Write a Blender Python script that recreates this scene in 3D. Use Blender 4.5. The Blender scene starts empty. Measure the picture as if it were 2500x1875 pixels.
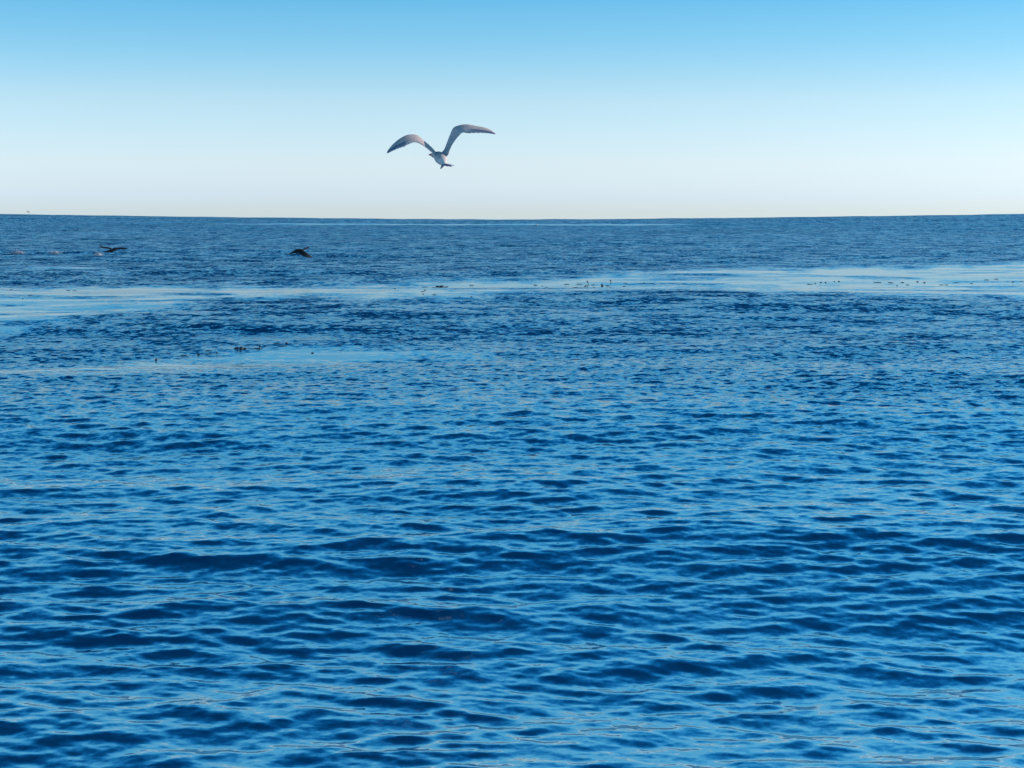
import bpy, bmesh, math, random
import numpy as np
from mathutils import Vector, Matrix

# ------------------------------------------------------------------ camera
FPX = 4230.0                      # focal length in pixels of the 2500 px wide photograph
HC = 3.0                          # eye height above the sea, metres
HORY = 537.0
PITCH = math.atan((937.5 - HORY) / FPX)
sc = bpy.context.scene
cam_d = bpy.data.cameras.new("camera")
cam = bpy.data.objects.new("camera", cam_d)
sc.collection.objects.link(cam)
cam.location = (0, 0, HC)
cam.rotation_euler = (math.pi / 2 - PITCH, 0, 0)
cam_d.sensor_width = 36.0
cam_d.lens = FPX / 2500.0 * 36.0
cam_d.clip_start = 0.1
cam_d.clip_end = 60000
sc.camera = cam

# ------------------------------------------------------------------ sky and sun
SUN_EL, SUN_AZ = math.radians(24), math.radians(86)      # azimuth clockwise from +Y (the view)
world = bpy.data.worlds.new("World"); sc.world = world
world.use_nodes = True
nt = world.node_tree; nt.nodes.clear()
out = nt.nodes.new('ShaderNodeOutputWorld')
bg = nt.nodes.new('ShaderNodeBackground'); bg.inputs['Strength'].default_value = 0.1
sky = nt.nodes.new('ShaderNodeTexSky'); sky.sky_type = 'NISHITA'; sky.sun_disc = False
sky.sun_elevation = SUN_EL; sky.sun_rotation = SUN_AZ
sky.air_density = 1.0; sky.dust_density = 0.6; sky.ozone_density = 2.0
tc = nt.nodes.new('ShaderNodeTexCoord')
sep = nt.nodes.new('ShaderNodeSeparateXYZ')
mr = nt.nodes.new('ShaderNodeMath'); mr.operation = 'POWER'; mr.inputs[1].default_value = 0.5
mx = nt.nodes.new('ShaderNodeMath'); mx.operation = 'MAXIMUM'; mx.inputs[1].default_value = 0.0045
ramp = nt.nodes.new('ShaderNodeValToRGB')
mul = nt.nodes.new('ShaderNodeMix'); mul.data_type = 'RGBA'; mul.blend_type = 'MULTIPLY'; mul.inputs[0].default_value = 1.0
x4 = nt.nodes.new('ShaderNodeVectorMath'); x4.operation = 'SCALE'; x4.inputs['Scale'].default_value = 4.0
nt.links.new(tc.outputs['Generated'], sep.inputs[0])
cmb = nt.nodes.new('ShaderNodeCombineXYZ')
nt.links.new(sep.outputs['X'], cmb.inputs[0]); nt.links.new(sep.outputs['Y'], cmb.inputs[1]); nt.links.new(mx.outputs[0], cmb.inputs[2])
nt.links.new(cmb.outputs[0], sky.inputs[0])        # the air below the skyline keeps the skyline's colour
nt.links.new(sep.outputs['Z'], mx.inputs[0]); nt.links.new(mx.outputs[0], mr.inputs[0])
nt.links.new(mr.outputs[0], ramp.inputs[0])
nt.links.new(sky.outputs[0], mul.inputs[6]); nt.links.new(ramp.outputs[0], x4.inputs[0]); nt.links.new(x4.outputs[0], mul.inputs[7])
# under the skyline the world goes on as sea, not as sky
lt = nt.nodes.new('ShaderNodeMath'); lt.operation = 'LESS_THAN'; lt.inputs[1].default_value = -0.0005
nt.links.new(sep.outputs['Z'], lt.inputs[0])
under = nt.nodes.new('ShaderNodeMix'); under.data_type = 'RGBA'; under.inputs[7].default_value = (0.25, 1.7, 4.6, 1)
nt.links.new(lt.outputs[0], under.inputs[0]); nt.links.new(mul.outputs[2], under.inputs[6])
nt.links.new(under.outputs[2], bg.inputs[0]); nt.links.new(bg.outputs[0], out.inputs[0])
# sky colour grade by height, upper stops shaped to light and darken the waves: (sin elevation, multiplier)
GRADE = [(0, (1.7225, 2.1445, 3.0296)), (0.0017, (1.7225, 2.1445, 3.0296)), (0.0135, (1.555, 1.9468, 3.0919)), (0.0324, (1.566, 1.8058, 2.5549)), (0.068, (1.3063, 1.6119, 2.0245)), (0.097, (0.8358, 1.4214, 1.8433)), (0.127, (0.5118, 1.2689, 1.7309)), (0.2, (0.6767, 1.8579, 2.1359)), (0.28, (0.4078, 1.6399, 2.0743)), (0.36, (0.1126, 1.2357, 1.8589)), (0.48, (0.0237, 0.5949, 1.1068)), (0.62, (0.0074, 0.3207, 0.5995)), (1, (0.0053, 0.2291, 0.4763))]
els = ramp.color_ramp.elements
while len(els) > 1: els.remove(els[-1])
els[0].position = 0.0; els[0].color = (*[c / 4 for c in GRADE[0][1]], 1)
for s, c in GRADE[1:]:
    e = els.new(math.sqrt(s)); e.color = (*[v / 4 for v in c], 1)

sun_d = bpy.data.lights.new("sun", 'SUN'); sun_d.energy = 2.8; sun_d.angle = math.radians(0.5)
sun_d.color = (1.0, 0.93, 0.82)
sun = bpy.data.objects.new("sun", sun_d); sc.collection.objects.link(sun)
sdir = Vector((math.sin(SUN_AZ) * math.cos(SUN_EL), math.cos(SUN_AZ) * math.cos(SUN_EL), math.sin(SUN_EL)))
sun.rotation_euler = sdir.to_track_quat('Z', 'Y').to_euler()
sun.location = (60, 0, 60)
sc.view_settings.view_transform = 'Standard'; sc.view_settings.look = 'None'
sc.view_settings.exposure = 0.0; sc.view_settings.gamma = 1.0
sc.view_settings.use_curve_mapping = False

# ------------------------------------------------------------------ helpers
CP, SP = math.cos(PITCH), math.sin(PITCH)
def at(px, py, dist):
    """point at forward distance dist on the sight line through photo pixel px, py"""
    u, v = (px - 1250.0) / FPX, (937.5 - py) / FPX
    d = Vector((u, CP + v * SP, v * CP - SP))
    return Vector((0, 0, HC)) + d * (dist / d.y)
def on_water(px, py):
    u, v = (px - 1250.0) / FPX, (937.5 - py) / FPX
    d = Vector((u, CP + v * SP, v * CP - SP))
    t = -HC / d.z
    return d.x * t, d.y * t
def to_px(x, y, z=0.0):
    """photo pixel of points on the water (numpy)"""
    den = y * CP + (HC - z) * SP
    u = x / den; v = ((z - HC) * CP + y * SP) / den
    return 1250.0 + u * FPX, 937.5 - v * FPX
def tag(o, label=None, cat=None, group=None, kind=None):
    if label: o['label'] = label
    if cat: o['category'] = cat
    if group: o['group'] = group
    if kind: o['kind'] = kind
    return o
def link(o, parent=None):
    sc.collection.objects.link(o)
    if parent: o.parent = parent
    return o
def sstep(a, b, x):
    t = np.clip((x - a) / (b - a), 0, 1); return t * t * (3 - 2 * t)
def principled(name, color, rough=0.6, **kw):
    m = bpy.data.materials.new(name); m.use_nodes = True
    b = m.node_tree.nodes['Principled BSDF']
    b.inputs['Base Color'].default_value = (*color, 1); b.inputs['Roughness'].default_value = rough
    for k, v in kw.items(): b.inputs[k.replace('_', ' ')].default_value = v
    return m, b, m.node_tree

# ------------------------------------------------------------------ the sea surface
rng = np.random.default_rng(7)
def ocean_tile(N, L, lmin, lmax, slope, spread, seed, aim=0.0):
    """random sea of one band of wavelengths: returns height and choppy offsets, scaled to an rms slope"""
    r = np.random.default_rng(seed)
    k1 = 2 * np.pi * np.fft.fftfreq(N, L / N)
    kx, ky = np.meshgrid(k1, k1, indexing='ij')
    k = np.hypot(kx, ky); k[0, 0] = 1
    ka, kb = 2 * np.pi / lmax, 2 * np.pi / lmin
    band = sstep(np.log(ka) - .25, np.log(ka) + .25, np.log(k)) * (1 - sstep(np.log(kb) - .25, np.log(kb) + .25, np.log(k)))
    ct = np.abs(ky * math.cos(aim) + kx * math.sin(aim)) / k       # wave vectors mostly along the view
    amp = k ** -2.0 * np.sqrt(band) * ct ** spread
    amp[0, 0] = 0
    F = amp * (r.normal(size=(N, N)) + 1j * r.normal(size=(N, N)))
    h = np.fft.ifft2(F); sx = np.fft.ifft2(1j * kx * F); sy = np.fft.ifft2(1j * ky * F)
    s = slope / math.sqrt(np.mean(sx.real ** 2 + sy.real ** 2))
    dx = np.fft.ifft2(-1j * kx / k * F); dy = np.fft.ifft2(-1j * ky / k * F)
    return [(a.real * s).astype(np.float32) for a in (h, dx, dy)]
def sample(tile, L, x, y, rot):
    N = tile[0].shape[0]
    c, s = math.cos(rot), math.sin(rot)
    u = (x * c + y * s) / L * N; v = (-x * s + y * c) / L * N
    u0 = np.floor(u); v0 = np.floor(v); fu = (u - u0).astype(np.float32); fv = (v - v0).astype(np.float32)
    i0 = (u0.astype(np.int64)) % N; j0 = (v0.astype(np.int64)) % N
    i1 = (i0 + 1) % N; j1 = (j0 + 1) % N
    res = []
    for a in tile:
        res.append((a[i0, j0] * (1 - fu) + a[i1, j0] * fu) * (1 - fv) + (a[i0, j1] * (1 - fu) + a[i1, j1] * fu) * fv)
    h, dx, dy = res
    return h, dx * c - dy * s, dx * s + dy * c

def vnoise(x, y, seed):
    """smooth value noise, about 0..1"""
    r = np.random.default_rng(seed).random((256, 256)).astype(np.float32)
    x0 = np.floor(x).astype(np.int64); y0 = np.floor(y).astype(np.int64)
    fx = x - x0; fy = y - y0
    fx = fx * fx * (3 - 2 * fx); fy = fy * fy * (3 - 2 * fy)
    a = lambda i, j: r[(x0 + i) % 256, (y0 + j) % 256]
    return (a(0, 0) * (1 - fx) + a(1, 0) * fx) * (1 - fy) + (a(0, 1) * (1 - fx) + a(1, 1) * fx) * fy

# rows: distances; columns: bearings (dense where the photograph looks, coarse beside it)
ys = [3.5]
while ys[-1] < 14000:
    d = ys[-1]
    if d < 330:
        st = min(max(0.62 * d * d / (1733 * HC), 0.016), 0.95)
    elif d < 1100:
        st = 0.95 + (d - 330) * 0.008
    else:
        st = 7.0 + (d - 1100) * 0.08
    if d < 7.2: st = 0.06
    ys.append(d + st)
ys = np.array(ys)
ta = 0.315
tcol = np.concatenate([-np.geomspace(4.0, ta, 26)[:-1], np.linspace(-ta, ta, 860), np.geomspace(ta, 4.0, 26)[1:]])
R, Cn = len(ys), len(tcol)
Y = np.repeat(ys[:, None], Cn, 1); X = Y * tcol[None, :]
dr = np.maximum(np.gradient(ys)[:, None], Y * np.gradient(tcol)[None, :] * 0.8)

# the far swell stands above eye level and higher towards both sides; it makes the skyline
side = np.minimum(np.abs(X) * 4230 / 900 / 1250, 1.35)
ridge = (HC + 13.5 * side ** 1.4 * 900 / 4230) * sstep(420, 900, Y) * (1 - sstep(930, 2200, Y))
# kelp-calmed slicks: where floating kelp damps the chop
def curve(px, pts):
    return np.interp(px, [p[0] for p in pts], [p[1] for p in pts])
def slick_mask(x, y, z):
    px, py = to_px(x, y, z)
    wob = 7 * (vnoise(px / 130 + 9, py / 14, 3) - .5) + 6 * (vnoise(px / 37, py / 6 + 40, 4) - .5)
    m = np.zeros_like(px)
    bands = [
        # (upper edge, lower edge, softness top, softness bottom, strength)
        ([(-4000, 703), (0, 703), (420, 697), (1000, 689), (1380, 679), (1700, 662), (2000, 653), (2500, 644), (6000, 640)],
         [(-4000, 800), (0, 812), (180, 786), (330, 772), (520, 741), (760, 735), (1080, 744), (1240, 726), (1500, 716), (1700, 708), (1850, 716), (2040, 728), (2300, 733), (2500, 738), (6000, 740)], 9, 14, 1.0),
        ([(-4000, 652), (0, 650), (140, 651), (250, 660), (330, 668)], [(-4000, 662), (0, 664), (130, 664), (260, 670), (330, 672)], 3, 3, .8),
        ([(-300, 900), (0, 893), (120, 888), (420, 866), (640, 847), (760, 843), (1000, 846), (1250, 856)],
         [(-300, 912), (0, 914), (120, 914), (420, 906), (640, 898), (760, 884), (1000, 866), (1250, 858)], 8, 16, 1.0),
        ([(480, 546), (700, 545.5), (1250, 547.2), (1600, 547), (1850, 545)], [(480, 546.5), (700, 548), (1250, 551.5), (1600, 550.5), (1850, 545.5)], 1.5, 1.5, .9),
    ]
    for up, lo, st, sb, s in bands:
        u = curve(px, up); l = curve(px, lo)
        side = sstep(up[0][0] - 1, up[0][0] + 60, px) * (1 - sstep(up[-1][0] - 60, up[-1][0] + 1, px))
        m = np.maximum(m, s * side * sstep(u - st, u + st, py + wob * st / 7) * (1 - sstep(l - sb, l + sb, py + wob * sb / 8)))
    # threads of chop running through the slick
    th = vnoise(px / 240 + 3, py / 5.5 + 11, 5)
    th2 = vnoise(px / 75 + 13, py / 2.6 + 21, 6)
    return m * (1 - 0.55 * sstep(.60, .80, th)) * (1 - 0.16 * sstep(.45, .8, th2))
SL = np.where((Y > 12) & (Y < 3000), slick_mask(X, Y, ridge), 0.0)

# patches where the wind ruffles the water more or less
W1 = vnoise(X / 9 + 31, Y / 14 + 5, 11); W2 = vnoise(X / 30 + 7, Y / 60 + 15, 12); W3 = vnoise(X / 3.1, Y / 5 + 50, 13)
wind = 0.70 + 0.30 * W1 + 0.30 * W2 + 0.25 * (W3 - .5)
chop = wind * (1 - 0.99 * SL)

DX = np.zeros_like(X); DY = np.zeros_like(X); Z = np.zeros_like(X)
#        N    L      lmin  lmax  slope  spread rot  choppiness
BANDS = [(1024, 7.3,  .040, .08, .014, 1.0, 0.30, .6),
         (1024, 11.7, .08,  .15, .027, 1.3, -.22, .6),
         (1024, 23.1, .15,  .32, .070, 1.2, 0.08, .6),
         (1024, 53.0, .32,  .90, .084, 1.4, -.08, 1.0),
         (512,  97.0, .90,  4.0, .034, 3.0, 0.10, .7),
         (512,  283., 4.0,  14., .024, 3.0, -.10, .8),
         (512,  911., 14.,  45., .014, 4.0, 0.10, .5)]
DAMP = (.99, .99, .98, .94, .70, .40, .15)
lost = np.zeros_like(X); lost_long = np.zeros_like(X)
for i, (N, L, l0, l1, sl, spd, rot, chp) in enumerate(BANDS):
    w = sstep(0.7, 2.0, l0 / dr)
    if i >= 5: w = sstep(.5, 1.3, l0 / dr)
    a = w * (wind if i < 5 else 1.0 + 1.2 * sstep(300, 900, Y)) * (1 - DAMP[i] * SL)
    if i < 3: lost += (1 - w) * sl ** 2
    else: lost_long += (1 - w) * sl ** 2
    if i < 2: a = a * (0.55 + 0.9 * vnoise(X / .9, Y / 1.1, 40 + i))
    t = ocean_tile(N, L, l0, l1, sl, spd, 100 + i)
    act = np.where((a > 1e-3).any(axis=1))[0]
    if len(act) == 0: continue
    r1 = act.max() + 1
    h, dx, dy = sample(t, L, X[:r1], Y[:r1], rot)
    Z[:r1] += a[:r1] * h; DX[:r1] -= a[:r1] * dx * chp; DY[:r1] -= a[:r1] * dy * chp
Z += ridge
# broad swell shoulders in the middle distance, ahead of the slick
def shoulder(cx, cy, rx, ry, hgt):
    return hgt * np.exp(-((X - cx) / rx) ** 2 - ((Y - cy) / ry) ** 2)
Z += shoulder(-42, 149, 24, 3.5, .28) + shoulder(-7.5, 60, 7, 9, .16) + shoulder(7, 66, 12, 9, .14)

verts = np.stack([X + DX, Y + DY, Z], -1).reshape(-1, 3).astype(np.float32)
SEA_XY = (X + DX, Y + DY, Z)
def sea_height(x, y):
    i = int(np.searchsorted(ys, y)); j = int(np.searchsorted(tcol, x / y))
    i = min(max(i, 1), R - 2); j = min(max(j, 1), Cn - 2)
    best = None
    for a in range(max(i - 12, 0), min(i + 13, R)):
        b0, b1 = max(j - 12, 0), min(j + 13, Cn)
        q = (SEA_XY[0][a, b0:b1] - x) ** 2 + (SEA_XY[1][a, b0:b1] - y) ** 2
        k = int(np.argmin(q))
        if best is None or q[k] < best[0]: best = (q[k], float(SEA_XY[2][a, b0 + k]))
    return best[1]
idx = np.arange(R * Cn).reshape(R, Cn)
quads = np.stack([idx[:-1, :-1], idx[:-1, 1:], idx[1:, 1:], idx[1:, :-1]], -1).reshape(-1, 4)
me = bpy.data.meshes.new('sea')
me.vertices.add(len(verts)); me.vertices.foreach_set('co', verts.ravel())
me.loops.add(quads.size); me.loops.foreach_set('vertex_index', quads.ravel().astype(np.int32))
me.polygons.add(len(quads)); me.polygons.foreach_set('loop_start', np.arange(0, quads.size, 4, dtype=np.int32))
me.polygons.foreach_set('loop_total', np.full(len(quads), 4, dtype=np.int32))
me.update(calc_edges=True)
me.polygons.foreach_set('use_smooth', np.ones(len(quads), dtype=bool))
# ruffle: rms slope of the small waves too fine for the mesh at that distance; calm: how far kelp damps them
ruffle = 1.9 * np.sqrt(lost) * chop
at1 = me.attributes.new('ruffle', 'FLOAT', 'POINT'); at1.data.foreach_set('value', ruffle.ravel().astype(np.float32))
at3 = me.attributes.new('long_ruffle', 'FLOAT', 'POINT'); at3.data.foreach_set('value', (3.4 * np.sqrt(lost_long) * chop).ravel().astype(np.float32))
at2 = me.attributes.new('calm', 'FLOAT', 'POINT'); at2.data.foreach_set('value', SL.ravel().astype(np.float32))
sea = link(bpy.data.objects.new('sea', me)); tag(sea, kind='structure')

WM, wb, wt = principled('sea_water', (0.0, 0.022, 0.08), 0.06)
wb.inputs['IOR'].default_value = 9.0
wb.inputs['Specular Tint'].default_value = (0.86, 0.97, 1.0, 1)
def node(t, k, **kw):
    n = t.nodes.new(k)
    for a, b in kw.items(): setattr(n, a, b)
    return n
geo = node(wt, 'ShaderNodeNewGeometry')
aR = node(wt, 'ShaderNodeAttribute', attribute_name='ruffle')
aL = node(wt, 'ShaderNodeAttribute', attribute_name='long_ruffle')
aC = node(wt, 'ShaderNodeAttribute', attribute_name='calm')
mp = node(wt, 'ShaderNodeMapping'); mp.inputs['Scale'].default_value = (0.9, 1.0, 1.0)
wt.links.new(geo.outputs['Position'], mp.inputs[0])
def slope_noise(scale, detail, rough):
    n = node(wt, 'ShaderNodeTexNoise', noise_dimensions='2D'); n.inputs['Scale'].default_value = scale
    n.inputs['Detail'].default_value = detail; n.inputs['Roughness'].default_value = rough
    wt.links.new(mp.outputs[0], n.inputs['Vector'])
    s = node(wt, 'ShaderNodeVectorMath', operation='SUBTRACT'); s.inputs[1].default_value = (.5, .5, .5)
    wt.links.new(n.outputs['Color'], s.inputs[0]); return s
def scaled(vec, socket=None, val=1.0):
    s = node(wt, 'ShaderNodeVectorMath', operation='SCALE'); s.inputs['Scale'].default_value = val
    wt.links.new(vec.outputs[0], s.inputs[0])
    if socket: wt.links.new(socket, s.inputs['Scale'])
    return s
def vadd(a, b):
    s = node(wt, 'ShaderNodeVectorMath', operation='ADD')
    wt.links.new(a.outputs[0], s.inputs[0]); wt.links.new(b if not hasattr(b, 'outputs') else b.outputs[0], s.inputs[1]); return s
short1 = scaled(scaled(slope_noise(4.5, 2.0, 0.7), None, 9.0), aR.outputs['Fac'])
long1 = scaled(scaled(slope_noise(1.3, 3.0, 0.8), None, 4.8), aL.outputs['Fac'])
low1 = scaled(scaled(slope_noise(0.40, 1.0, 0.5), None, 2.2), aL.outputs['Fac'])
far1 = vadd(vadd(short1, long1), low1)
# at a low angle the steep near faces of the unresolved waves hide their far faces: lean the mean slope that way
lean = node(wt, 'ShaderNodeCombineXYZ'); lean.inputs[1].default_value = -0.35
leanS = node(wt, 'ShaderNodeCombineXYZ'); leanS.inputs[1].default_value = -0.34
far1 = vadd(far1, vadd(scaled(lean, aL.outputs['Fac']), scaled(leanS, aR.outputs['Fac'])))
fine = slope_noise(17.0, 3.0, 0.6)
inv = node(wt, 'ShaderNodeMath', operation='MULTIPLY_ADD'); inv.inputs[1].default_value = -0.16; inv.inputs[2].default_value = 0.165
wt.links.new(aC.outputs['Fac'], inv.inputs[0])
fine1 = scaled(fine, inv.outputs[0])
sm = vadd(far1, fine1)
flat = node(wt, 'ShaderNodeVectorMath', operation='MULTIPLY'); flat.inputs[1].default_value = (0.6, 1.0, 0.0)
wt.links.new(sm.outputs[0], flat.inputs[0])
nn = vadd(flat, geo.outputs['Normal'])
nz = node(wt, 'ShaderNodeVectorMath', operation='NORMALIZE'); wt.links.new(nn.outputs[0], nz.inputs[0])
wt.links.new(nz.outputs[0], wb.inputs['Normal'])
# the finest waves below any pixel act as gloss: wider where more of them are unresolved
m1 = node(wt, 'ShaderNodeMath', operation='MULTIPLY_ADD'); m1.inputs[1].default_value = 0.06; m1.inputs[2].default_value = 0.011
wt.links.new(aR.outputs['Fac'], m1.inputs[0])
m2 = node(wt, 'ShaderNodeMath', operation='POWER'); m2.inputs[1].default_value = 0.5
m3 = node(wt, 'ShaderNodeMath', operation='MULTIPLY_ADD'); m3.inputs[1].default_value = 0.06
wt.links.new(aL.outputs['Fac'], m3.inputs[0]); wt.links.new(m1.outputs[0], m3.inputs[2])
wt.links.new(m3.outputs[0], m2.inputs[0]); wt.links.new(m2.outputs[0], wb.inputs['Roughness'])
me.materials.append(WM)

def water_at(px, py):
    """where the sight line through a photo pixel first meets the built water"""
    u, v = (px - 1250.0) / FPX, (937.5 - py) / FPX
    dx_, dy_, dz_ = u, CP + v * SP, v * CP - SP
    j = int(np.clip(np.searchsorted(tcol, dx_ / dy_), 1, Cn - 2))
    xx, yy, zz = SEA_XY[0][:, j], SEA_XY[1][:, j], SEA_XY[2][:, j]
    ray = HC + dz_ / dy_ * yy
    hit = np.where((yy > 8) & (ray <= zz))[0]
    i = int(hit[0]) if len(hit) else R - 20
    return Vector((float(yy[i] * dx_ / dy_), float(yy[i]), float(zz[i])))

# ------------------------------------------------------------------ mesh tools for birds
def mesh_from(name, V, F, smooth=True):
    m = bpy.data.meshes.new(name); m.from_pydata([tuple(v) for v in V], [], F); m.update()
    if smooth:
        for p in m.polygons: p.use_smooth = True
    return m
def catmull(rows, n):
    rows = np.array(rows, float); outp = []
    for i in range(len(rows) - 1):
        p0 = rows[max(i - 1, 0)]; p1 = rows[i]; p2 = rows[i + 1]; p3 = rows[min(i + 2, len(rows) - 1)]
        for k in range(n):
            t = k / n
            outp.append(.5 * ((2 * p1) + (p2 - p0) * t + (2 * p0 - 5 * p1 + 4 * p2 - p3) * t * t + (3 * p1 - p0 - 3 * p2 + p3) * t ** 3))
    outp.append(rows[-1]); return outp
def loft(rings):
    n = len(rings[0]); V = [v for r in rings for v in r]; F = []
    for i in range(len(rings) - 1):
        for k in range(n):
            F.append((i * n + k, i * n + (k + 1) % n, (i + 1) * n + (k + 1) % n, (i + 1) * n + k))
    F.append(tuple(range(n))[::-1]); F.append(tuple(range((len(rings) - 1) * n, len(rings) * n)))
    return V, F
def fix_normals(m):
    bm = bmesh.new(); bm.from_mesh(m); bmesh.ops.remove_doubles(bm, verts=bm.verts, dist=1e-5)
    bmesh.ops.recalc_face_normals(bm, faces=bm.faces); bm.to_mesh(m); bm.free(); m.update()
    for p in m.polygons: p.use_smooth = True
def wing_mesh(name, st, dist, origin, n=4):
    """st: (leading px, py, depth, trailing px, py, depth, thickness in m)"""
    rows = catmull(st, n); Ls = [at(r[0], r[1], dist + r[2]) for r in rows]; Ts = [at(r[3], r[4], dist + r[5]) for r in rows]
    rings = []
    for i, r in enumerate(rows):
        a, b = max(i - 1, 0), min(i + 1, len(rows) - 1)
        span = ((Ls[b] + Ts[b]) - (Ls[a] + Ts[a])).normalized(); ch = Ts[i] - Ls[i]
        nrm = span.cross(ch).normalized()
        if nrm.z < 0: nrm = -nrm
        ring = []
        prof = [(0, 0), (.08, .6), (.25, 1), (.5, .8), (.75, .45), (1, .12), (1, -.12), (.75, .0), (.5, .05), (.25, -.1), (.08, -.4)]
        for t, q in prof:
            camber = .35 * r[6] * math.sin(math.pi * t)
            ring.append(Ls[i] + ch * t + nrm * (q * r[6] * .5 + camber) - origin)
        rings.append(ring)
    m = mesh_from(name, *loft(rings)); fix_normals(m); return m
def torso_mesh(name, st, dist, origin, n=4, seg=16, flat=1.0):
    """st: (px, py, depth, radius m)"""
    rows = catmull(st, n); P = [at(r[0], r[1], dist + r[2]) for r in rows]; rings = []
    for i, r in enumerate(rows):
        t = (P[min(i + 1, len(P) - 1)] - P[max(i - 1, 0)]).normalized()
        a = t.cross(Vector((0, 0, 1))).normalized(); b = a.cross(t).normalized()
        rad = max(r[3], .0015)
        rings.append([P[i] - origin + (a * math.cos(q) + b * math.sin(q) * flat) * rad for q in [2 * math.pi * k / seg for k in range(seg)]])
    m = mesh_from(name, *loft(rings)); fix_normals(m); return m
def union(name, meshes, mat):
    obs = [link(bpy.data.objects.new('piece', m)) for m in meshes]
    for o in obs[1:]:
        md = obs[0].modifiers.new('u', 'BOOLEAN'); md.operation = 'UNION'; md.object = o; md.solver = 'EXACT'
    dg = bpy.context.evaluated_depsgraph_get()
    m = bpy.data.meshes.new_from_object(obs[0].evaluated_get(dg)); m.name = name
    for o in obs: bpy.data.objects.remove(o)
    for p in m.polygons: p.use_smooth = True
    m.materials.clear(); m.materials.append(mat)
    return m
def blade_mesh(name, a, b, wdir, w, th=.002, bend=None):
    """one feather: a tapered vane from a to b"""
    ax = b - a; nrm = ax.cross(wdir).normalized(); V = []; F = []
    prof = [(0, .35), (.2, .8), (.5, 1), (.8, .8), (.94, .45), (1.0, .06)]
    for t, q in prof:
        c = a + ax * t
        V += [c - wdir * (w * q * .5), c + nrm * th, c + wdir * (w * q * .5), c - nrm * th]
    for i in range(len(prof) - 1):
        for k in range(4): F.append((i * 4 + k, i * 4 + (k + 1) % 4, i * 4 + 4 + (k + 1) % 4, i * 4 + 4 + k))
    F.append((3, 2, 1, 0)); q = 4 * (len(prof) - 1); F.append((q, q + 1, q + 2, q + 3))
    m = mesh_from(name, V, F); fix_normals(m); return m

# ------------------------------------------------------------------ the gull
def plumage_material(name, dark, light, scale=60):
    m, b, t = principled(name, dark, .75)
    at_ = t.nodes.new('ShaderNodeAttribute'); at_.attribute_name = 'pale'
    nz_ = t.nodes.new('ShaderNodeTexNoise'); nz_.inputs['Scale'].default_value = scale; nz_.inputs['Detail'].default_value = 5
    ob = t.nodes.new('ShaderNodeTexCoord'); t.links.new(ob.outputs['Object'], nz_.inputs['Vector'])
    mixc = t.nodes.new('ShaderNodeMix'); mixc.data_type = 'RGBA'
    mixc.inputs[6].default_value = (*dark, 1); mixc.inputs[7].default_value = (*light, 1)
    t.links.new(at_.outputs['Fac'], mixc.inputs[0])
    mr_ = t.nodes.new('ShaderNodeMapRange'); mr_.inputs[1].default_value = .3; mr_.inputs[2].default_value = .7
    mr_.inputs[3].default_value = .82; mr_.inputs[4].default_value = 1.18
    t.links.new(nz_.outputs['Fac'], mr_.inputs[0])
    sc_ = t.nodes.new('ShaderNodeVectorMath'); sc_.operation = 'SCALE'
    t.links.new(mixc.outputs[2], sc_.inputs[0]); t.links.new(mr_.outputs[0], sc_.inputs['Scale'])
    t.links.new(sc_.outputs[0], b.inputs['Base Color'])
    bp = t.nodes.new('ShaderNodeBump'); bp.inputs['Strength'].default_value = .3; bp.inputs['Distance'].default_value = .004
    t.links.new(nz_.outputs['Fac'], bp.inputs['Height']); t.links.new(bp.outputs[0], b.inputs['Normal'])
    return m
GD = 18.0
def z1(x, y): return 920 + x / 6.9125, 280 + y / 6.9125
gm = plumage_material('gull_plumage', (.78, .58, .52), (.96, .82, .72), 45)
gdark, _, _ = principled('gull_flight_feathers', (.38, .36, .48), .7)
gred, _, _ = principled('gull_bill_red', (.62, .015, .03), .45)
geye, _, _ = principled('gull_eye', (.01, .01, .01), .15)
go = at(1076, 389, GD + .12)
gull = link(bpy.data.objects.new('gull', None)); gull.location = go; gull.empty_display_size = .1
tag(gull, 'grey gull with red bill and pale rump, wings raised in a V against the sky', 'gull')
torso = torso_mesh('torso', [(1086, 401, -.02, .012), (1084, 398, .02, .032), (1080, 391.5, .08, .054), (1075, 386, .16, .061), (1070, 381.5, .24, .052), (1064, 379, .30, .036), (1059.5, 378.6, .35, .030), (1057, 378.4, .375, .024), (1055.5, 378.4, .39, .010)], GD, go)
def wst(pairs, dl, dt, th):
    n = len(pairs); res = []
    for i, (l, t) in enumerate(pairs):
        f = i / (n - 1); lx, ly = z1(*l); tx, ty = z1(*t)
        res.append((lx, ly, np.interp(f, [0, .4, 1], dl), tx, ty, np.interp(f, [0, .4, 1], dt), np.interp(f, [0, .4, .85, 1], th)))
    return res
LW = wst([((1050, 690), (1080, 740)), ((975, 632), (1005, 700)), ((890, 530), (930, 640)), ((780, 430), (830, 555)), ((690, 348), (725, 490)), ((600, 332), (640, 465)), ((500, 345), (560, 487)), ((400, 395), (470, 528)), ((300, 470), (370, 562)), ((225, 548), (265, 604)), ((182, 608), (200, 636)), ((168, 645), (172, 652))],
         (.26, .31, .14), (.10, .15, .11), (.024, .016, .006, .002))
RW = wst([((1060, 700), (1110, 740)), ((1112, 622), (1195, 690)), ((1150, 568), (1222, 615)), ((1190, 460), (1262, 525)), ((1235, 335), (1320, 435)), ((1290, 222), (1395, 345)), ((1390, 177), (1450, 303)), ((1520, 160), (1560, 298)), ((1680, 188), (1700, 296)), ((1850, 224), (1850, 300)), ((1960, 280), (1950, 312)), ((2014, 327), (2008, 330))],
         (.26, .31, .14), (.10, .15, .11), (.024, .016, .006, .002))
bm_ = union('gull_body', [torso, wing_mesh('w', LW, GD, go), wing_mesh('w', RW, GD, go)], gm)
body = link(bpy.data.objects.new('body', bm_), gull)
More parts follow.
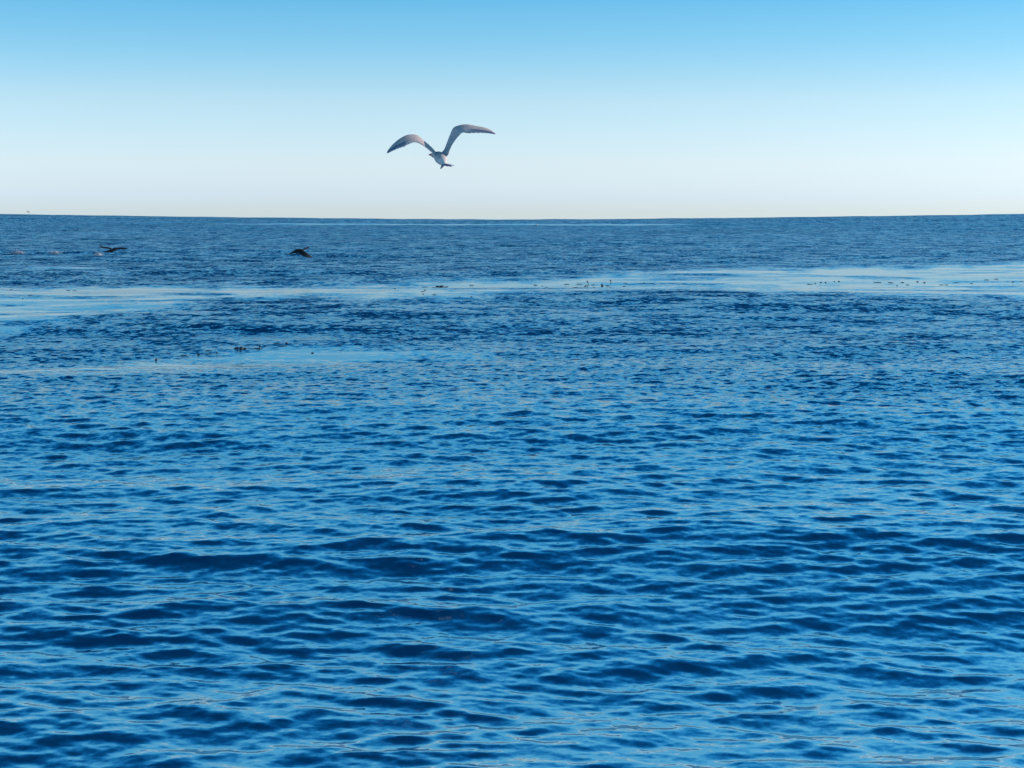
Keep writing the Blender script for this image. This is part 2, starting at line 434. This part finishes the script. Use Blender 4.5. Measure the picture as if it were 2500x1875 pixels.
rc = at(1077, 393, GD + .02) - go
pa = bm_.attributes.new('pale', 'FLOAT', 'POINT')
vals = []
for v in bm_.vertices:
    d = v.co - rc
    r_ = math.sqrt((d.x / .052) ** 2 + ((d.z + .004) / .036) ** 2)
    p_ = max(0, min(1, 1.5 - 1.1 * r_)) * (1 if abs(d.y) < .12 else 0)
    p_ = max(p_, .12 * max(0, min(1, (d.x - .05) / .2)))  # right wing slightly paler: its sunlit tone put into the colour
    vals.append(p_)
pa.data.foreach_set('value', vals)
def bill():
    st = [(1056.6, 378.3, .385, .013), (1054, 378.0, .40, .014), (1051.5, 377.8, .415, .012), (1048.8, 377.8, .43, .008), (1046.4, 378.2, .44, .0015)]
    m = torso_mesh('bill', st, GD, go, 3, 10); m.materials.append(gred); return m
link(bpy.data.objects.new('bill', bill()), gull)
ey = bmesh.new(); bmesh.ops.create_uvsphere(ey, u_segments=10, v_segments=6, radius=.0045)
em = bpy.data.meshes.new('eye'); ey.to_mesh(em); ey.free(); em.materials.append(geye)
for dx_ in (-.027, .027):
    e = link(bpy.data.objects.new('eye', em), gull); e.location = at(1059, 377.6, GD + .355) - go + Vector((dx_ * .8, -.012, .008))
base = at(1084.5, 399.5, GD + .01) - go
for i, (tx, ty, dp, w) in enumerate([(1075.6, 412.8, -.05, .020), (1078.5, 409.5, -.06, .024), (1083, 405.5, -.075, .026), (1089, 404.8, -.08, .026), (1095, 405.6, -.075, .024), (1103.2, 406.8, -.06, .020), (1109.8, 404.9, -.05, .010)]):
    tip = at(tx, ty, GD + dp) - go
    b0 = base + Vector((.003 * (i - 3), .006 * (i % 2), 0))
    side_ = (tip - b0).cross(Vector((0, 1, .3))).normalized()
    m = blade_mesh('tail_feather', b0, tip, side_, w, .0018); m.materials.append(gdark)
    link(bpy.data.objects.new('tail_feather', m), gull)
def primaries(st, sgn):
    rows = catmull(st, 4)
    n = len(rows)
    for k in range(9):
        i = int(n * (.50 + .045 * k)); r = rows[i]; j = min(i + 7, n - 2); r2 = rows[j]
        a = (at(r[0], r[1], GD + r[2]) * .45 + at(r[3], r[4], GD + r[5]) * .55) - go
        b = at(r2[3] + 1.0 * sgn, r2[4] + (1.1 if k < 7 else .2), GD + r2[5] - .004) - go
        a += Vector((0, -.006, -.002))
        wd = (b - a).cross(Vector((0, 1, .2))).normalized()
        m = blade_mesh('flight_feather', a, b, wd, .026 - .0014 * k, .0012); m.materials.append(gdark)
        link(bpy.data.objects.new('flight_feather', m), gull)
primaries(LW, -1); primaries(RW, 1)

# ------------------------------------------------------------------ two dark cormorants low over the water
cm = plumage_material('cormorant_plumage', (.008, .008, .012), (.02, .02, .02), 30)
cb, _, _ = principled('cormorant_bill', (.03, .028, .03), .4)
def cormorant(D, f, axis, wings, label, bill_pts, foot=None):
    o0 = at(*f(*axis[len(axis) // 2][:2]), D)
    root = link(bpy.data.objects.new('cormorant', None)); root.location = o0; root.empty_display_size = .2
    tag(root, label, 'cormorant', 'dark cormorants flying low over the water')
    px = D / FPX
    tm = torso_mesh('t', [(*f(x, y), dp, r * px) for x, y, dp, r in axis], D, o0, 4, 12)
    ms = [tm]
    for w in wings:
        st = []
        for i, (l, t, dl, dt) in enumerate(w):
            st.append((*f(*l), dl, *f(*t), dt, [.05, .045, .035, .025, .018, .01, .006, .005][i]))
        ms.append(wing_mesh('w', st, D, o0, 3))
    m = union('cormorant_body', ms, cm)
    link(bpy.data.objects.new('body', m), root)
    b = torso_mesh('bill', [(*f(x, y), dp, r * px) for x, y, dp, r in bill_pts], D, o0, 2, 8); b.materials.append(cb)
    link(bpy.data.objects.new('bill', b), root)
    if foot:
        a_, b_ = (at(*f(*q), D + .02) - o0 for q in foot)
        m2 = blade_mesh('foot', a_, b_, Vector((1, 0, .3)).normalized(), .04, .008); m2.materials.append(cb)
        link(bpy.data.objects.new('foot', m2), root)
    return root
fc1 = lambda x, y: (200 + x / 13.83, 570 + y / 13.83)
cormorant(85, fc1, [(765, 608, -.02, 1.0), (800, 612, 0, 1.5), (850, 612, .02, 1.5), (925, 598, .06, 2.9), (1000, 578, .1, 3.7), (1070, 572, .14, 3.0), (1120, 562, .18, 1.5), (1165, 552, .2, .5)],
          [[((1010, 530), (1000, 570), .15, .0), ((950, 480), (940, 540), .18, .02), ((850, 462), (850, 508), .2, .05), ((745, 452), (740, 500), .2, .05), ((680, 432), (655, 482), .15, .03), ((625, 396), (605, 432), .1, .02), ((588, 378), (580, 392), .05, .02)],
           [((1030, 530), (1040, 580), .15, .0), ((1090, 480), (1110, 560), .18, .02), ((1190, 476), (1195, 540), .2, .05), ((1300, 468), (1300, 533), .2, .05), ((1410, 472), (1420, 537), .15, .03), ((1500, 480), (1500, 524), .1, .02), ((1562, 488), (1565, 500), .05, .02)]],
          'black cormorant at far left with both wings spread flat, beside small white splashes', [(770, 608, -.02, .7), (748, 603, -.03, .5), (726, 598, -.04, .2)])
fc2 = lambda x, y: (680 + x / 18.43, 580 + y / 18.43)
cormorant(88, fc2, [(520, 716, -.02, 1.1), (560, 702, 0, 1.7), (610, 690, .0, 1.7), (680, 655, .0, 2.8), (770, 625, .02, 4.3), (900, 600, .04, 5.2), (1010, 600, .06, 4.6), (1090, 610, .1, 3.0), (1150, 640, .14, 1.5), (1190, 660, .16, .5)],
          [[((900, 560), (800, 640), .0, -.05), ((1030, 520), (890, 700), -.1, -.2), ((1150, 600), (1010, 780), -.2, -.3), ((1260, 675), (1130, 845), -.25, -.35), ((1370, 755), (1250, 882), -.25, -.35), ((1460, 815), (1375, 900), -.2, -.28), ((1520, 868), (1470, 925), -.15, -.2)],
           [((1030, 560), (1080, 590), .15, .08), ((1100, 520), (1140, 560), .25, .15), ((1180, 470), (1210, 530), .35, .22), ((1260, 438), (1290, 508), .42, .3), ((1330, 432), (1345, 480), .45, .38), ((1395, 425), (1400, 440), .45, .42)]],
          'black cormorant left of centre with one wing swept down and neck stretched to the left', [(525, 716, -.02, .9), (490, 728, -.03, .8), (452, 748, -.04, .35)], foot=((700, 740), (632, 812)))
# a third bird, tiny, above the horizon at the far left
D3 = 420
f3 = lambda x, y: (x, y)
o3 = at(69, 517, D3)
sp = link(bpy.data.objects.new('seabird', union('seabird', [
    torso_mesh('t', [(66.8, 517.4, 0, .02), (68, 517.6, 0, .09), (69.6, 517.8, .05, .1), (71.5, 517.9, .1, .03)], D3, o3, 3, 8),
    wing_mesh('w', [(69.5, 517.0, .1, 69.5, 518.0, 0, .06), (67, 515.7, .1, 67.4, 517, 0, .03), (64.6, 515.6, .1, 64.8, 515.9, .05, .01)], D3, o3, 3),
    wing_mesh('w', [(69.5, 517.0, .1, 69.5, 518.0, 0, .06), (71.5, 516.9, .1, 71.6, 518, 0, .03), (73.6, 518.4, .1, 73.5, 518.7, .05, .01)], D3, o3, 3)], cm)))
sp.location = o3; tag(sp, 'tiny faint seabird just above the skyline at the far left edge', 'seabird')

# ------------------------------------------------------------------ whitecaps behind the left cormorant
foam, fb, ft = principled('sea_foam', (.44, .44, .49), .9)
fb.inputs['Subsurface Weight'].default_value = 0.0
def whitecap(px, py, w, h, label, seed):
    r = random.Random(seed); base_ = water_at(px, py); s = base_.y / FPX; W, H = w * s, h * s
    bm = bmesh.new(); q = bmesh.ops.create_icosphere(bm, subdivisions=4, radius=1)['verts']
    ph = [(r.uniform(2, 9), r.uniform(2, 9), r.uniform(0, 6)) for _ in range(7)]
    for v in q:
        x, y, z = v.co; f = 1.0
        for k, (a_, b_, c_) in enumerate(ph): f += .11 * math.sin(a_ * x * 1.7 + c_) * math.cos(b_ * z * 1.5 + y * a_ + k)
        f += r.uniform(-.09, .09)
        prof_ = .35 + .65 * math.exp(-((x - .3) / .42) ** 2)
        v.co = Vector((x * W * .5 * f, y * .22 * f, max(z, -.2) * H * prof_ * f * .6))
    m = bpy.data.meshes.new('whitecap'); bm.to_mesh(m); bm.free(); m.materials.append(foam)
    for p in m.polygons: p.use_smooth = True
    o = link(bpy.data.objects.new('whitecap', m)); o.location = base_ - Vector((0, 0, .02)); tag(o, label, 'whitecap', 'small whitecaps on the wave at the left')
    bm = bmesh.new()
    for k in range(170):
        M = Matrix.Translation((r.gauss(.05, .3) * W, r.gauss(0, .3), abs(r.gauss(0, .4)) * H * .9))
        bmesh.ops.create_icosphere(bm, subdivisions=1, radius=r.uniform(.008, .03), matrix=M)
    m = bpy.data.meshes.new('spray'); bm.to_mesh(m); bm.free(); m.materials.append(foam)
    tag(link(bpy.data.objects.new('spray', m), o), kind='stuff')
whitecap(42, 619, 30, 11, 'widest pale splash of foam on the wave at the left edge', 1)
whitecap(134, 620.5, 24, 8, 'middle splash of pale foam on the wave, between the other two splashes', 2)
whitecap(240, 624, 19, 11, 'small splash of pinkish foam just below and left of the left cormorant', 3)

# ------------------------------------------------------------------ the float near the skyline
bw, _, _ = principled('float_white', (.7, .66, .68), .5); br, _, _ = principled('float_pink', (.6, .12, .16), .5)
bp_ = water_at(1310, 550.5)
k_ = bp_.y / FPX
buoy = link(bpy.data.objects.new('float_buoy', None)); buoy.location = bp_; buoy.empty_display_size = .5
tag(buoy, 'tiny pale pink float lying on the thin bright line of water near the skyline', 'buoy')
def lathe(name, prof, mat, parent, seg=16):
    V = []; F = []
    for r_, z_ in prof:
        for q in range(seg): V.append((r_ * math.cos(2 * math.pi * q / seg), r_ * math.sin(2 * math.pi * q / seg), z_))
    for i in range(len(prof) - 1):
        for q in range(seg): F.append((i * seg + q, i * seg + (q + 1) % seg, (i + 1) * seg + (q + 1) % seg, (i + 1) * seg + q))
    F.append(tuple(range(seg))[::-1]); F.append(tuple(range((len(prof) - 1) * seg, len(prof) * seg)))
    m = mesh_from(name, V, F); m.materials.append(mat); return link(bpy.data.objects.new(name, m), parent)
lathe('float_body', [(k_ * .4, -k_), (k_ * 1.9, -k_ * .3), (k_ * 2.3, k_ * .6), (k_ * 1.9, k_ * 1.6), (k_ * .9, k_ * 2.3)], bw, buoy)
lathe('float_cap', [(k_ * 1.0, k_ * 2.2), (k_ * 1.1, k_ * 2.6), (k_ * .8, k_ * 3.2), (k_ * .2, k_ * 3.5)], br, buoy)

# ------------------------------------------------------------------ floating kelp
km, kb_, kt = principled('kelp', (.028, .016, .012), .35)
kn = kt.nodes.new('ShaderNodeTexNoise'); kn.inputs['Scale'].default_value = 12
kr = kt.nodes.new('ShaderNodeValToRGB'); kr.color_ramp.elements[0].color = (.022, .022, .030, 1); kr.color_ramp.elements[1].color = (.075, .05, .045, 1)
kt.links.new(kn.outputs['Fac'], kr.inputs[0]); kt.links.new(kr.outputs[0], kb_.inputs['Base Color'])
def bulb_bm(bm, c, rx, ry, rz, r):
    q = bmesh.ops.create_icosphere(bm, subdivisions=2, radius=1, matrix=Matrix.Translation(c) @ Matrix.Diagonal((rx, ry, rz, 1)))
    for v in q['verts']:
        f = 1 + .16 * math.sin(v.co.x / rx * 3 + 1) * r.uniform(.4, 1)
        v.co = c + (v.co - c) * f
def strap_bm(bm, pts, w, th=.008):
    """a kelp blade following pts"""
    prev = None
    n = len(pts)
    for i, p in enumerate(pts):
        t = (pts[min(i + 1, n - 1)] - pts[max(i - 1, 0)]).normalized()
        sd = t.cross(Vector((0, 0, 1)));
        sd = Vector((0, 1, 0)) if sd.length < .2 else sd.normalized()
        up = sd.cross(t).normalized()
        q = w * (.25 + .75 * math.sin(math.pi * min(1, (i + .4) / n)))
        ring = [bm.verts.new(p + sd * q), bm.verts.new(p + up * th), bm.verts.new(p - sd * q), bm.verts.new(p - up * th)]
        if prev:
            for k in range(4): bm.faces.new((prev[k], prev[(k + 1) % 4], ring[(k + 1) % 4], ring[k]))
        else: bm.faces.new(ring[::-1])
        prev = ring
    bm.faces.new(prev)
def finish(bm, name):
    bmesh.ops.recalc_face_normals(bm, faces=bm.faces)
    m = bpy.data.meshes.new(name); bm.to_mesh(m); bm.free(); m.materials.append(km)
    for p in m.polygons: p.use_smooth = True
    return m
def kelp(px, py, w, h, kind, label, group, seed):
    r = random.Random(seed); b = water_at(px, py); s = b.y / FPX; W, H = w * s * .8, h * s * (.85 if seed < 20 else .6)
    if kind == 'stalk':
        bm = bmesh.new(); pts = [Vector((.12 * H * math.sin(k * .9), 0, -.05 + (H + .05) * k / 6)) for k in range(7)]
        strap_bm(bm, pts, .5 * W, .018); st = finish(bm, 'stalk')
        bm = bmesh.new(); bulb_bm(bm, pts[5], W * .8, W * .7, W * .9, r); bl = finish(bm, 'bulb')
        root = link(bpy.data.objects.new('floating_kelp', None)); root.empty_display_size = .1
        link(bpy.data.objects.new('stipe', st), root); link(bpy.data.objects.new('bulb', bl), root)
        root.location = b; tag(root, label, 'kelp', group); return
    if kind == 'clump':
        root = link(bpy.data.objects.new('floating_kelp', None)); root.empty_display_size = .1
        bm = bmesh.new(); bulb_bm(bm, Vector((.1 * W, 0, H * .2)), W * .32, W * .3, H * .62, r); link(bpy.data.objects.new('bulb', finish(bm, 'bulb')), root)
        for k in range(5):
            bm = bmesh.new(); a0 = r.uniform(-.3, .3) * W; dr_ = -1 if k < 3 else 1
            pts = [Vector((a0 + dr_ * W * .62 * t, r.uniform(-.05, .05), H * (.25 + .25 * math.sin(3 * t + k)))) for t in (0, .2, .4, .6, .8, 1)]
            strap_bm(bm, pts, .05 * W + .02, H * .16); link(bpy.data.objects.new('blade', finish(bm, 'blade')), root)
        root.location = b; tag(root, label, 'kelp', group); return
    bm = bmesh.new()
    if kind == 'bulb':
        bulb_bm(bm, Vector((0, 0, H * .35)), W * .5, W * .45, H * .55, r)
        d = r.choice((-1, 1)); strap_bm(bm, [Vector((d * W * (.3 + .25 * k), .02 * k, H * .2 - .01 * k)) for k in range(4)], .03 + .04 * W, H * .12)
    elif kind == 'wedge':
        strap_bm(bm, [Vector((W * (-.45 + .9 * t), 0, H * (1.0 - t) ** 1.5)) for t in (0, .15, .35, .6, .8, 1)], .12 * W, H * .3)
        bulb_bm(bm, Vector((-W * .25, 0, H * .3)), W * .22, W * .2, H * .5, r)
    else:
        c = r.uniform(-.3, .5)
        strap_bm(bm, [Vector((W * (t - .5), .06 * math.sin(4 * t), H * (.15 + .4 * c * (t - .5) + .2 * math.sin(math.pi * t)))) for t in (0, .16, .33, .5, .66, .83, 1)], .10 + .05 * W, H * .34)
    o = link(bpy.data.objects.new('floating_kelp', finish(bm, 'kelp_' + kind)))
    o.location = b; tag(o, label, 'kelp', group)
G = 'scraps of dark kelp floating on the pale slicks'
kelp(588, 853.5, 23, 9, 'clump', 'largest dark oval lump of kelp, on the upper edge of the lower pale streak', G, 1)
kelp(1077, 702, 24, 7, 'clump', 'dark ragged clump of kelp on the bright band, left of centre', G, 2)
kelp(1435, 694, 2.6, 10, 'stalk', 'upright kelp stalk on the bright band, left one of the two', G, 3)
kelp(1491, 692, 2.6, 8.5, 'stalk', 'upright kelp stalk on the bright band, right one of the two', G, 4)
kelp(1470.6, 698, 8, 5.5, 'wedge', 'dark wedge of kelp between the two upright stalks', G, 5)
kelp(1430, 700, 5, 6, 'bulb', 'kelp knob just left below the left upright stalk', G, 6)
kelp(381.4, 879, 7, 6, 'bulb', 'reddish kelp knob at the left end of the lower pale streak', G, 7)
kelp(635, 847, 8, 5, 'wedge', 'small dark kelp wedge right of the largest oval lump', G, 8)
kelp(628, 853.5, 20, 3, 'strap', 'thin flat kelp blade just right of the largest oval lump', G, 9)
kelp(700.6, 841, 11, 4.5, 'wedge', 'dark kelp frond at the upper right of the lower pale streak', G, 10)
kelp(485.8, 868, 12, 5, 'wedge', 'tilted kelp frond in the left half of the lower pale streak', G, 11)
kelp(448.5, 870, 18, 2.6, 'strap', 'flat kelp blade left of the tilted frond on the lower streak', G, 12)
kelp(763, 863.5, 9, 3.5, 'bulb', 'lone kelp knob in the right half of the lower pale streak', G, 13)
kelp(831, 843.5, 5, 3.5, 'bulb', 'small kelp knob beyond the right end of the lower pale streak', G, 14)
ORD = 'first second third fourth fifth sixth seventh eighth ninth tenth eleventh twelfth thirteenth fourteenth fifteenth sixteenth seventeenth eighteenth nineteenth twentieth last'.split()
def scraps(pts, where, seed):
    r = random.Random(seed)
    for i, p in enumerate(sorted(pts)):
        x, y = p[:2]; w = p[2] if len(p) > 2 else r.uniform(4.5, 8)
        kind = 'strap' if w >= 9 else r.choice(('bulb', 'strap', 'bulb'))
        kelp(x, y + 1, w, r.uniform(2.2, 3.6) if w < 9 else 2.6, kind,
             '%s, %s scrap from the left %s' % ('dark kelp knob' if kind == 'bulb' else 'thin kelp blade', ORD[i], where), G, seed * 100 + i)
scraps([(508.7, 857, 9), (529, 861), (505.7, 865.5, 4), (676, 838.5, 13), (690.3, 846, 4), (414.7, 876, 5)], 'on the lower pale streak', 21)
scraps([(964, 705), (1037, 700.5, 16), (1059, 702, 10), (1037, 707.5), (1031.6, 712), (1033, 718.5), (1060, 719.5), (1122, 725), (1151, 725), (1151, 697, 11)], 'around the ragged clump', 22)
scraps([(1307, 696), (1324, 698, 4), (1334, 701), (1383.5, 694.5, 13), (1414.6, 695, 15), (1405.7, 702, 14), (1448, 697, 9), (1450, 702, 4), (1483, 698.5, 10), (1527.5, 691.5, 9), (1524, 699.5, 4), (1573, 691), (1595, 692.5)], 'around the upright stalks', 23)
scraps([(1977, 693.5, 14), (1990, 692.5), (2004, 689), (2016, 689), (2036.7, 688), (2048, 688.5), (2142, 689, 22), (2174, 690.5, 13), (2190, 697), (2203.5, 691), (2216, 695), (2240, 687.5), (2256.7, 690), (2298.5, 696, 9), (2310.5, 696, 9), (2334, 691, 14), (2372, 693, 4), (2408.6, 683.5, 13), (2431.4, 682.5, 12), (2472.6, 689.5), (2494, 687.5)], 'near the right edge', 24)
scraps([(166, 708.5, 10), (182, 709.5, 10), (73, 722.5, 4), (55.6, 729.5, 4), (27, 707.5, 6)], 'near the left edge', 25)
